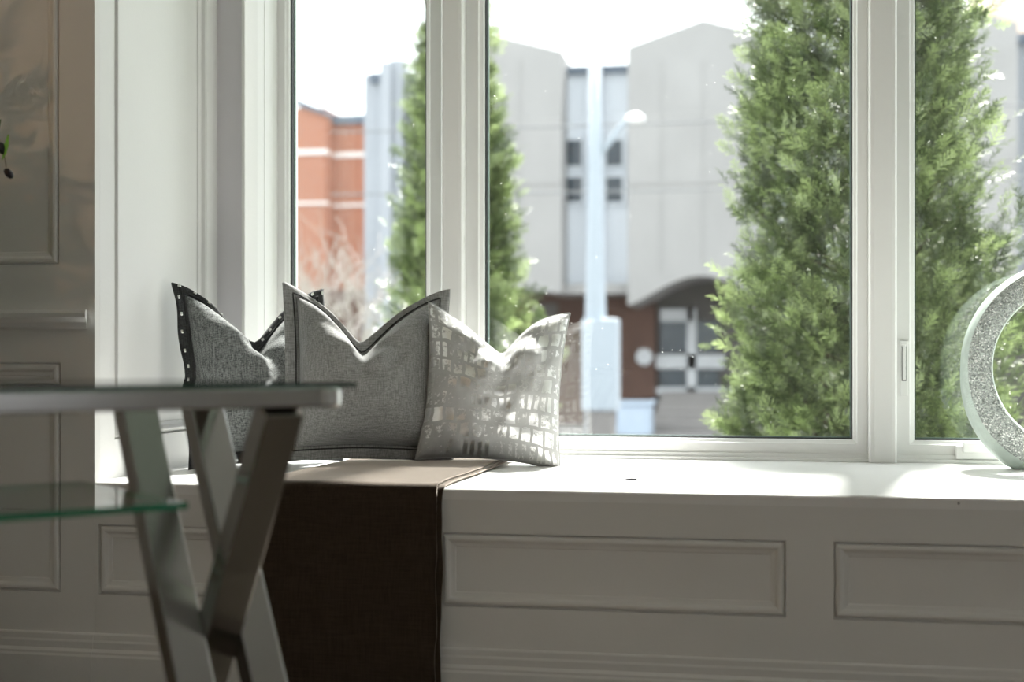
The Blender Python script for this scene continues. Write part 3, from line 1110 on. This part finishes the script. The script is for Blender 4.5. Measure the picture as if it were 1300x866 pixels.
def olive_leaf(p, d, ln, wd, tn, face=None):
    d = d.normalized()
    s = d.cross(Vector(face) if face else Vector((rng.normal(), rng.normal(), rng.normal() + 0.5))).normalized()
    q = d.cross(s)
    o_ = len(lv)
    for k, ww2 in ((0, 0.1), (0.3, 0.9), (0.6, 1.0), (0.85, 0.55), (1.0, 0.02)):
        c = p + d * ln * k + q * (0.12 * ln * k * k)
        lv.append(tuple(c - s * wd / 2 * ww2))
        lv.append(tuple(c + s * wd / 2 * ww2 + q * 0.001))
    for k in range(4):
        lf.append((o_ + 2 * k, o_ + 2 * k + 1, o_ + 2 * k + 3, o_ + 2 * k + 2))
        tone.append(tn)


br_mb = MB()
twigs = []
for k in range(90):
    z = 1.02 + 0.70 * rng.random()
    a = rng.random() * 2 * math.pi
    ln = 0.16 + 0.15 * rng.random()
    d = Vector((math.cos(a), 0.65 * math.sin(a), 0.35 * rng.normal() + 0.2)).normalized()
    p0 = Vector((OX, OY, z - 0.12))
    p1 = p0 + d * ln
    if p1.x > -2.0:
        d.x *= 0.55
        p1 = p0 + d * ln
    br_mb.tube([p0, (p0 + p1) / 2 + Vector((0, 0, 0.015)), p1], [0.004, 0.003, 0.0015], 5)
    for j in range(15):
        f = 0.2 + 0.8 * j / 14
        dd = (d + Vector((rng.normal(), rng.normal() * 0.7, rng.normal())) * 0.6)
        olive_leaf(p0.lerp(p1, f), dd, 0.06 + 0.02 * rng.random(), 0.019, rng.random())
br_mb.build('branches', 'olive_bark', ol)
# the sprig seen at the frame's edge
yo = 3.22
a0 = W(-40, 170, yo)
a1 = W(4, 190, yo)
a2 = W(8, 212, yo)
MB().tube([a0, (a0 + a1) / 2 + Vector((0, 0, 0.006)), a1, a2], [0.003, 0.0022, 0.0016, 0.001], 6).build('sprig', 'olive_bark', ol)
olive_leaf(W(3, 203, yo), W(16, 166, yo) - W(3, 203, yo), 0.068, 0.017, 1.0, (0.5, 1, 0.2))
olive_leaf(W(-10, 178, yo), W(2, 120, yo) - W(-10, 178, yo), 0.06, 0.012, 0.0)
olive_leaf(W(-10, 178, yo), W(4, 140, yo) - W(-10, 178, yo), 0.06, 0.012, 0.1)
me = bpy.data.meshes.new('leaves')
me.from_pydata(lv, [], lf)
at = me.attributes.new('tone', 'FLOAT', 'FACE')
at.data.foreach_set('value', tone)
lo = link('leaves', me, 'olive_leaf', ol)
lo['kind'] = 'stuff'
for (px, py, tilt) in ((2, 188, 0.2), (11, 220, 0.7), (-14, 205, -0.4)):
    c = W(px, py, yo)
    f = MB().lathe([(0.0005, -0.017), (0.006, -0.014), (0.0098, -0.005), (0.0098, 0.004), (0.007, 0.012), (0.0005, 0.016)], (0, 0, 0), 14).build('olive', 'olive_fruit', None, smooth=True)
    f.matrix_world = Matrix.Translation(c) @ Matrix.Rotation(-tilt, 4, 'Y')
    bpy.context.view_layer.update()
    mw = f.matrix_world.copy()
    f.parent = ol
    f.matrix_parent_inverse = ol.matrix_world.inverted()
    f.matrix_world = mw

LX, LY, LZ = -2.95, 1.75, 1.60
fl = thing('floor_lamp', 'warm floor lamp out of view to the left', 'lamp', (LX, LY, ZFL))
MB().lathe([(0.0, 0.0), (0.14, 0.0), (0.14, 0.015), (0.02, 0.025), (0.0, 0.025)], (LX, LY, ZFL), 28).build('lamp_base', 'chrome', fl, smooth=True)
MB().tube([(LX, LY, ZFL + 0.02), (LX, LY, LZ - 0.09)], 0.011, 12).build('pole', 'chrome', fl, smooth=True)
MB().lathe([(0.012, LZ - 0.10), (0.07, LZ - 0.09), (0.12, LZ - 0.055), (0.135, LZ + 0.012), (0.131, LZ + 0.012), (0.116, LZ - 0.052), (0.066, LZ - 0.085), (0.012, LZ - 0.094)], (LX, LY, 0), 32).build('lamp_shade', 'chrome', fl, smooth=True)
bm_, bnt, bb = nt_mat('bulb_glow')
bb.inputs['Emission Color'].default_value = (1.0, 0.66, 0.36, 1)
bb.inputs['Emission Strength'].default_value = 8
MB().lathe([(0.001, -0.05), (0.02, -0.045), (0.03, -0.02), (0.03, 0.0), (0.018, 0.03), (0.012, 0.05), (0.001, 0.05)], (LX, LY, LZ), 16).build('bulb', 'bulb_glow', fl, smooth=True)
ll = bpy.data.lights.new('lamp_light', 'POINT')
ll.energy = 11
ll.color = (1.0, 0.62, 0.33)
ll.shadow_soft_size = 0.035
lo_ = bpy.data.objects.new('lamp_light', ll)
C.objects.link(lo_)
lo_.location = (LX, LY, LZ + 0.058)
lo_.parent = fl
lo_.matrix_parent_inverse = fl.matrix_world.inverted()

# ------------------------------------------------------------------ outside: ground
ZG0 = -1.2
struct(MB().box(-30, 30, YO, 12.5, ZG0 - 0.2, ZG0).build('ground_lawn', 'lawn'), 'front lawn strip below the window', 'lawn')
struct(MB().box(-40, 40, 12.5, 15.5, ZG0 - 0.2, ZG0 + 0.02).build('ground_pavement', 'pavement'), 'concrete pavement along the street', 'pavement')
struct(MB().box(-60, 60, 15.5, 26.5, ZG0 - 0.2, ZG0 - 0.08).build('ground_road', 'asphalt'), 'grey asphalt street in front of the concrete building', 'road')
struct(MB().box(-60, 60, 26.5, 70, ZG0 - 0.2, ZG0 + 0.03).build('ground_forecourt', 'pavement'), 'pale forecourt of the concrete building', 'pavement')

# ------------------------------------------------------------------ concrete building with gabled bays
YB = 40.0
cb = thing('concrete_building', 'pale concrete building with gabled bays and recessed blue-white strips across the street', 'building', (W(755, 500, YB).x, YB, ZG0))


def P(px, py, Y=YB):
    v = W(px, py, Y)
    return (v.x, v.z)


def arch(pxa, pxb, yb_, rise, n=14):
    return [(pxa + (pxb - pxa) * i / n, yb_ - rise * math.sin(math.pi * i / n) ** 1.3) for i in range(n + 1)]


def bay(pts_top, pxa, pxb, yb_, rise):
    poly = [P(*p) for p in pts_top] + [P(*p) for p in arch(pxb, pxa, yb_, rise)]
    MB().prism(poly, YB, YB + 6).build('gabled_bay', 'concrete', cb)


bay([(531, 72), (618, 42), (713, 65)], 531, 713, 372, 8)
bay([(797, 60), (893, 25), (985, 48)], 797, 985, 388, 38)
bay([(1068, 42), (1178, -2), (1292, 28)], 1068, 1292, 392, 30)
# horizontal concrete joints and vertical board lines standing off the bays
for (xa, xb, yy) in ((531, 713, 236), (797, 985, 233), (1068, 1292, 208)):
    p0, p1 = P(xa, yy), P(xb, yy - 3)
    MB().box(p0[0], p1[0], YB - 0.03, YB + 0.02, p0[1] - 0.05, p0[1] + 0.05).build('joint_strip', 'concrete', cb)
for xx in (840, 893, 940, 660, 1240):
    p0, p1 = P(xx, 345), P(xx, 75)
    MB().box(p0[0] - 0.03, p0[0] + 0.03, YB - 0.02, YB + 0.02, p0[1], p1[1]).build('joint_strip', 'concrete', cb)


def strip(xa, xb, ytop, ybot, yband, wins, pm='pale_panel'):
    p0, p1 = P(xa, ybot, YB + 1.2), P(xb, ytop, YB + 1.2)
    MB().box(p0[0] - 0.4, p1[0] + 0.4, YB + 1.2, YB + 5.9, p0[1], p1[1]).build('recess_panel', pm, cb)
    c0, c1 = P(xa - 8, yband, YB + 1.1), P(xb + 8, ytop - 1, YB + 1.1)
    MB().box(c0[0], c1[0], YB + 1.0, YB + 1.22, c0[1], c1[1]).build('clerestory', 'slate_trim', cb)
    m0, m1 = P((xa + xb) / 2 - 8, ybot, YB + 0.7), P((xa + xb) / 2 + 8, ytop - 16, YB + 0.7)
    MB().box(m0[0], m1[0], YB + 0.6, YB + 1.25, m0[1], m1[1]).build('pier', pm, cb)
    s0, s1 = P(xa, ybot + 12, YB + 1), P(xb, ybot - 1, YB + 1)
    MB().box(s0[0] - 0.3, s1[0] + 0.3, YB + 0.5, YB + 5.9, s0[1], s1[1]).build('soffit_ledge', 'concrete', cb)
    for (a, b_, c, d) in wins:
        q0, q1 = P(a, d, YB + 1.15), P(b_, c, YB + 1.15)
        f = MB().box(q0[0] - 0.1, q1[0] + 0.1, YB + 1.1, YB + 1.25, q0[1] - 0.1, q1[1] + 0.1).build('window', pm, cb)
        MB().box(q0[0], q1[0], YB + 1.08, YB + 1.12, q0[1], q1[1]).build('pane', 'dark_glass', f)


strip(713, 797, 83, 362, 95, [(719, 739, 178, 211), (719, 739, 225, 257), (770, 790, 178, 211), (770, 790, 225, 257)])
strip(478, 531, 92, 420, 105, [(508, 526, 180, 210)], 'blue_concrete')
strip(1292, 1375, 40, 372, 56, [], 'blue_concrete')
e0, e1_ = P(484, 420, YB + 0.5), P(497, 79, YB + 0.5)
MB().box(e0[0], e1_[0], YB + 0.4, YB + 5.9, e0[1], e1_[1]).build('pier', 'blue_concrete', cb)
strip(985, 1068, 66, 372, 80, [])
s0, s1 = P(485, 217, YB + 1), P(506, 209, YB + 1)
MB().box(s0[0], s1[0], YB + 0.95, YB + 1.2, s0[1], s1[1]).build('ledge_stone', 'band_stone', cb)
# ground floor set back under the bays
gx0, gx1 = P(400, 500, YB + 3)[0], P(832, 500, YB + 3)[0]
gz1 = P(700, 365, YB + 3)[1]
MB().box(gx0, gx1, YB + 3, YB + 5.8, ZG0, gz1).build('ground_floor_brick', 'brown_brick', cb)
gx2, gx3 = P(832, 500, YB + 3.4)[0], P(1400, 500, YB + 3.4)[0]
MB().box(gx2, gx3, YB + 3.4, YB + 5.8, ZG0, P(900, 340, YB + 3)[1]).build('entrance_wall', 'entry_dark', cb)
# dark doorway left
q0, q1 = P(676, 500, YB + 2.9), P(708, 385, YB + 2.9)
MB().box(q0[0], q1[0], YB + 2.88, YB + 3.05, q0[1], q1[1]).build('side_doorway', 'entry_dark', cb)
# entrance with white frames
er = [(838, 874, 408, 448), (882, 912, 408, 448), (838, 874, 470, 492), (882, 912, 470, 492)]
q0, q1 = P(832, 502, YB + 3.2), P(930, 392, YB + 3.2)
ent = MB()
ye0, ye1 = YB + 3.12, YB + 3.3
for (a, b_, c, d) in ((832, 920, 450, 468), (832, 938, 492, 502), (872, 884, 392, 502), (838, 880, 392, 408)):
    u0, u1 = P(a, d, ye0), P(b_, c, ye0)
    ent.box(u0[0], u1[0], ye0, ye1, u0[1], u1[1])
ef = ent.build('entrance_frame', 'white_trim', cb)
for (a, b_, c, d) in er:
    u0, u1 = P(a, d, YB + 3.22), P(b_, c, YB + 3.22)
    MB().box(u0[0], u1[0], YB + 3.22, YB + 3.26, u0[1], u1[1]).build('pane', 'dark_glass', ef)
dsc = MB().lathe([(0.0, 0.0), (0.24, 0.0), (0.26, 0.03), (0.26, 0.06), (0.0, 0.06)], (0, 0, 0), 24).build('round_plaque', 'white_trim', None)
pv = W(818, 453, YB + 2.92)
dsc.matrix_world = Matrix.Translation(pv) @ Matrix.Rotation(math.pi / 2, 4, 'X')
bpy.context.view_layer.update()
mw = dsc.matrix_world.copy()
dsc.parent = cb
dsc.matrix_parent_inverse = cb.matrix_world.inverted()
dsc.matrix_world = mw
# entrance steps
for k in range(4):
    u0 = P(830, 500, YB - 1)
    MB().box(u0[0], P(1000, 500, YB - 1)[0], YB - 2 + k * 1.1, YB + 3.3, ZG0 + 0.02 + 0.26 * k, ZG0 + 0.28 + 0.26 * k).build('step', 'pavement', cb)
pl0, pl1 = P(785, 541, 37), P(828, 508, 37)
pl = MB().box(pl0[0], pl1[0], 36.5, 37.5, ZG0 + 0.03, pl1[1]).box(pl0[0] - 0.06, pl1[0] + 0.06, 36.44, 37.56, pl1[1] - 0.12, pl1[1]).build('concrete_planter', 'planter_blue', bevel=0.03)
tag(pl, 'low pale blue planter box beside the entrance steps across the street', 'planter')

# ------------------------------------------------------------------ brick building on the left
YR = 52.0
bk = thing('brick_building', 'orange brick building with white stone bands seen through the left pane', 'building', (W(420, 500, YR).x, YR, ZG0))
xL_, xM_, xR_ = P(300, 300, YR)[0], P(413, 300, YR)[0], P(500, 300, YR)[0]
zt1, zt2 = P(375, 128, YR)[1], P(440, 141, YR)[1]
MB().box(xL_, xM_, YR, YR + 8, ZG0, zt1 - 0.3).build('wall_block', 'red_brick', bk)
MB().box(xM_, xR_, YR + 1.0, YR + 8, ZG0, zt2 - 0.3).build('wall_block', 'red_brick', bk)
MB().prism([P(372, 124, YR), P(415, 141, YR), P(415, 147, YR), P(372, 132, YR)], YR - 0.15, YR + 8.2).build('roof_edge', 'slate_trim', bk)
MB().box(xM_ - 0.02, xR_ + 0.2, YR + 0.85, YR + 8.2, zt2 - 0.35, zt2).build('roof_edge', 'slate_trim', bk)
for yy, hh in ((193, 6), (258, 4)):
    a, b_ = P(300, yy + hh, YR), P(500, yy - hh, YR)
    MB().box(xL_, xM_ + 0.06, YR - 0.08, YR + 0.4, a[1], b_[1]).build('stone_band', 'band_stone', bk)
    MB().box(xM_ - 0.02, xR_, YR + 0.92, YR + 1.4, a[1], b_[1]).build('stone_band', 'band_stone', bk)
bt = MB()
a, b_ = P(1262, 60, 62), P(1345, -30, 62)
bt.prism([(a[0], ZG0), (a[0], b_[1]), (b_[0] + 4, b_[1]), (b_[0] + 4, ZG0)], 62, 72)
bt.box(a[0] - 0.2, b_[0] + 4.2, 61.8, 72.2, b_[1], b_[1] + 0.5)
tag(bt.build('beige_tower', 'beige_render'), 'beige rendered tower rising behind the concrete building at upper right', 'building')

# ------------------------------------------------------------------ street light, wires
YS = 27.5
sl = thing('street_light', 'white street light pole with curved arm and wide cabinet at its foot', 'street light', (W(757, 525, YS).x, YS, ZG0))
px_ = W(756, 300, YS).x
zz = lambda py: W(756, py, YS).z
MB().tube([(px_, YS, ZG0), (px_, YS, zz(400)), (px_, YS, zz(200)), (px_, YS, zz(66))], [0.22, 0.21, 0.15, 0.06], 16).build('pole', 'pole_white', sl, smooth=True)
c0, c1 = W(738, 522, YS - 0.35), W(783, 404, YS - 0.35)
MB().box(c0.x, c1.x, YS - 0.35, YS + 0.35, c0.z, c1.z).build('cabinet', 'pole_white', sl, bevel=0.05)
MB().box(c0.x + 0.1, c1.x - 0.1, YS - 0.28, YS + 0.28, ZG0 - 0.05, c0.z + 0.01).build('plinth', 'pavement', sl)
MB().tube([(px_, YS, zz(205)), W(778, 175, YS), W(788, 160, YS), W(800, 152, YS)], [0.07, 0.06, 0.05, 0.05], 10).build('arm', 'pole_white', sl, smooth=True)
lampc = W(806, 150, YS)
lp = MB().lathe([(0.001, 0.10), (0.10, 0.09), (0.19, 0.03), (0.21, -0.03), (0.15, -0.09), (0.001, -0.12)], (lampc.x, lampc.y, lampc.z), 20).build('lamp_head', 'lamp_white', sl, smooth=True)
for i, (ya, yb_, yc, lab) in enumerate(((168, 160, 128, 'upper power line sagging across the concrete facade'), (247, 241, 222, 'lower power line sagging across the concrete facade'))):
    pts = []
    for k in range(25):
        f = k / 24
        pxx = 420 + (1380 - 420) * f
        yy = ya + (yc - ya) * f + 6 * math.sin(math.pi * f)
        v = W(pxx, yy, YS + 0.4)
        pts.append(v)
    tag(MB().tube(pts, 0.017, 6).build('power_line', 'wire_black', smooth=True), lab, 'cable', 'power lines along the street')


# ------------------------------------------------------------------ cedars
def spray():
    """one flat fan of scale-leaved twigs, about 0.13 long, in the local x (across) / y (along) plane"""
    V, Fc = [], []

    def twig(p, d, ln, wd, bend):
        s = np.array([-d[1], d[0], 0.0])
        o_ = len(V)
        V.append(p - s * wd * 0.3)
        V.append(p + s * wd * 0.3)
        c = p + d * ln * 0.6
        V.append(c + s * wd * 0.55 + np.array([0, 0, bend]))
        V.append(p + d * ln + np.array([0, 0, -bend]))
        V.append(c - s * wd * 0.45 + np.array([0, 0, bend]))
        Fc.append((o_, o_ + 1, o_ + 2, o_ + 4))
        V.append(p + d * ln + s * 0.001 + np.array([0, 0, -bend]))
        Fc.append((o_ + 4, o_ + 2, o_ + 5, o_ + 3))
    twig(np.zeros(3), np.array([0, 1.0, 0]), 0.16, 0.007, 0.004)
    for k in range(5):
        f = 0.018 + 0.024 * k
        for sd in (-1, 1):
            an = math.radians(50 - 4 * k) * sd
            ln = 0.078 - 0.009 * k if k else 0.055
            twig(np.array([0, f + 0.008 * (sd > 0), 0.0]), np.array([math.sin(an), math.cos(an), 0.22 * (1 if k % 2 else -0.4)]), ln, 0.0082, 0.004)
    return np.array(V), Fc


SV, SF = spray()


def cedar(name, label, base, height, rfun, count, size, seed, zmin_dense):
    r_ = np.random.default_rng(seed)
    t = thing(name, label, 'tree', base)
    bx, by, bz = base
    MB().tube([(bx, by, bz - 0.05), (bx + 0.02, by, bz + height * .4), (bx - 0.01, by + 0.02, bz + height * .75), (bx, by, bz + height * .95)],
              [0.09, 0.07, 0.04, 0.008], 10).build('trunk', 'tree_bark', t, smooth=True)
    limbs = MB()
    for k in range(int(height * 16)):
        z = height * (0.03 + 0.9 * r_.random())
        a = r_.random() * 2 * math.pi
        rr = rfun(z / height) * 0.85
        limbs.tube([(bx, by, bz + z), (bx + math.cos(a) * rr * .6, by + math.sin(a) * rr * .6, bz + z + rr * .25), (bx + math.cos(a) * rr, by + math.sin(a) * rr, bz + z + rr * 0.65)], [0.014, 0.009, 0.003], 5)
    limbs.build('limbs', 'tree_bark', t)
    # sprays gathered in upright tufts
    nt_ = count // 15
    allV = np.zeros((count, len(SV), 3))
    tones = np.zeros(count)
    idx = 0
    for k in range(nt_ + 1):
        f = r_.random() ** 0.9
        z = f * height
        a = r_.random() * 2 * math.pi
        lump = 1 + 0.26 * noise.noise(Vector((math.cos(a) * 1.6 + seed, math.sin(a) * 1.6, z * 2.3))) + 0.20 * noise.noise(Vector((math.cos(a) * 4 + seed, math.sin(a) * 4, z * 6)))
        rad = rfun(f) * lump * (1 - 0.55 * r_.random() ** 1.4)
        tn = min(1, max(0, 0.44 + 0.34 * r_.normal()))
        cen = np.array([bx + math.cos(a) * rad, by + math.sin(a) * rad, bz + z])
        out = np.array([math.cos(a), math.sin(a), 0.0])
        for j in range(15):
            if idx >= count:
                break
            d = out * (0.75 + 0.35 * r_.normal()) + np.array([0, 0, 0.75]) + r_.normal(size=3) * 0.42
            d /= np.linalg.norm(d)
            s = np.cross(d, r_.normal(size=3) * 0.5 + np.array([0, 0, 1.0])) if r_.random() < 0.6 else np.cross(d, r_.normal(size=3))
            s /= np.linalg.norm(s)
            q = np.cross(s, d)
            sz = size * (0.7 + 0.6 * r_.random())
            p = cen + r_.normal(size=3) * np.array([0.075, 0.075, 0.10]) * size
            allV[idx] = p + sz * (SV[:, :1] * s + SV[:, 1:2] * d + SV[:, 2:3] * q)
            tones[idx] = min(1, max(0, tn + 0.18 * r_.normal()))
            idx += 1
    allV = allV[:idx]
    nv = len(SV)
    F0 = np.array(SF)
    faces = (F0[None] + (np.arange(idx) * nv)[:, None, None]).reshape(-1, 4)
    me = bpy.data.meshes.new('foliage')
    me.vertices.add(idx * nv)
    me.vertices.foreach_set('co', allV.reshape(-1))
    nf = len(faces)
    me.loops.add(nf * 4)
    me.loops.foreach_set('vertex_index', faces.reshape(-1))
    me.polygons.add(nf)
    me.polygons.foreach_set('loop_start', np.arange(nf) * 4)
    me.polygons.foreach_set('loop_total', np.full(nf, 4))
    me.update()
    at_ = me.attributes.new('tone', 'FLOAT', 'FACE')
    at_.data.foreach_set('value', np.clip(np.repeat(tones[:idx], len(SF)) + np.tile(np.array([-0.12 if k % 2 == 0 else 0.2 for k in range(len(SF))]), idx), 0, 1))  # lighter twig tips, darker bases: sunlit highlights put into the leaf colour
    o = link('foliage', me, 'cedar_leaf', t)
    o['kind'] = 'stuff'
    return t


YT = 6.6
tcx = xat(1097, YT)
dT = -tcx * ST + YT * CT
rT = 172 / F_PX * dT
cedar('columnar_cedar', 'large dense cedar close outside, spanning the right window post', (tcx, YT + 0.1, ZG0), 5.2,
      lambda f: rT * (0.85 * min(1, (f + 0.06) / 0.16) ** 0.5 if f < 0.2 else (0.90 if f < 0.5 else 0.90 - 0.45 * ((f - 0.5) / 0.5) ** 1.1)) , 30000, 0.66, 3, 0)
YT2 = 9.6
tcx2 = xat(580, YT2)
d2 = -tcx2 * ST + YT2 * CT
hT2 = (CY - (-5)) * d2 / F_PX + ZC - ZG0
rT2 = 92 / F_PX * d2
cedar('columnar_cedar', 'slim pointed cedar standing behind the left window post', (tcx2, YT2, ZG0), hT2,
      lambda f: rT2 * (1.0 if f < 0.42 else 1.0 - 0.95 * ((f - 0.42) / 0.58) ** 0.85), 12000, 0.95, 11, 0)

# ------------------------------------------------------------------ bare shrub before the brick building
YH = 16.0
shr = Vector((xat(418, YH), YH, ZG0))
sh = thing('bare_shrub', 'leafless grey shrub with fine twigs before the brick building', 'shrub', shr)
ms, mt_ = MB(), MB()


def grow(p, d, ln, r, lev):
    q = p + d * ln
    (ms if lev < 2 else mt_).tube([p, (p + q) / 2 + Vector((rng.normal(), rng.normal(), rng.normal())) * ln * 0.05, q], [r, r * .85, r * .65], 5, cap=False)
    if lev >= 4:
        return
    for _ in range(3 if lev < 3 else 2):
        nd = (d + Vector((rng.normal(), rng.normal(), rng.normal() * 0.6 + 0.12)) * 0.5).normalized()
        grow(q, nd, ln * (0.62 + 0.2 * rng.random()), r * 0.62, lev + 1)


for k in range(6):
    a = k * 1.05
    grow(shr + Vector((0.12 * math.cos(a), 0.12 * math.sin(a), 0)), Vector((0.32 * math.cos(a), 0.32 * math.sin(a), 1)).normalized(), 1.25, 0.035, 0)
ms.build('stems', 'twig_bark', sh)
o = mt_.build('twigs', 'twig_bark', sh)
o['kind'] = 'stuff'
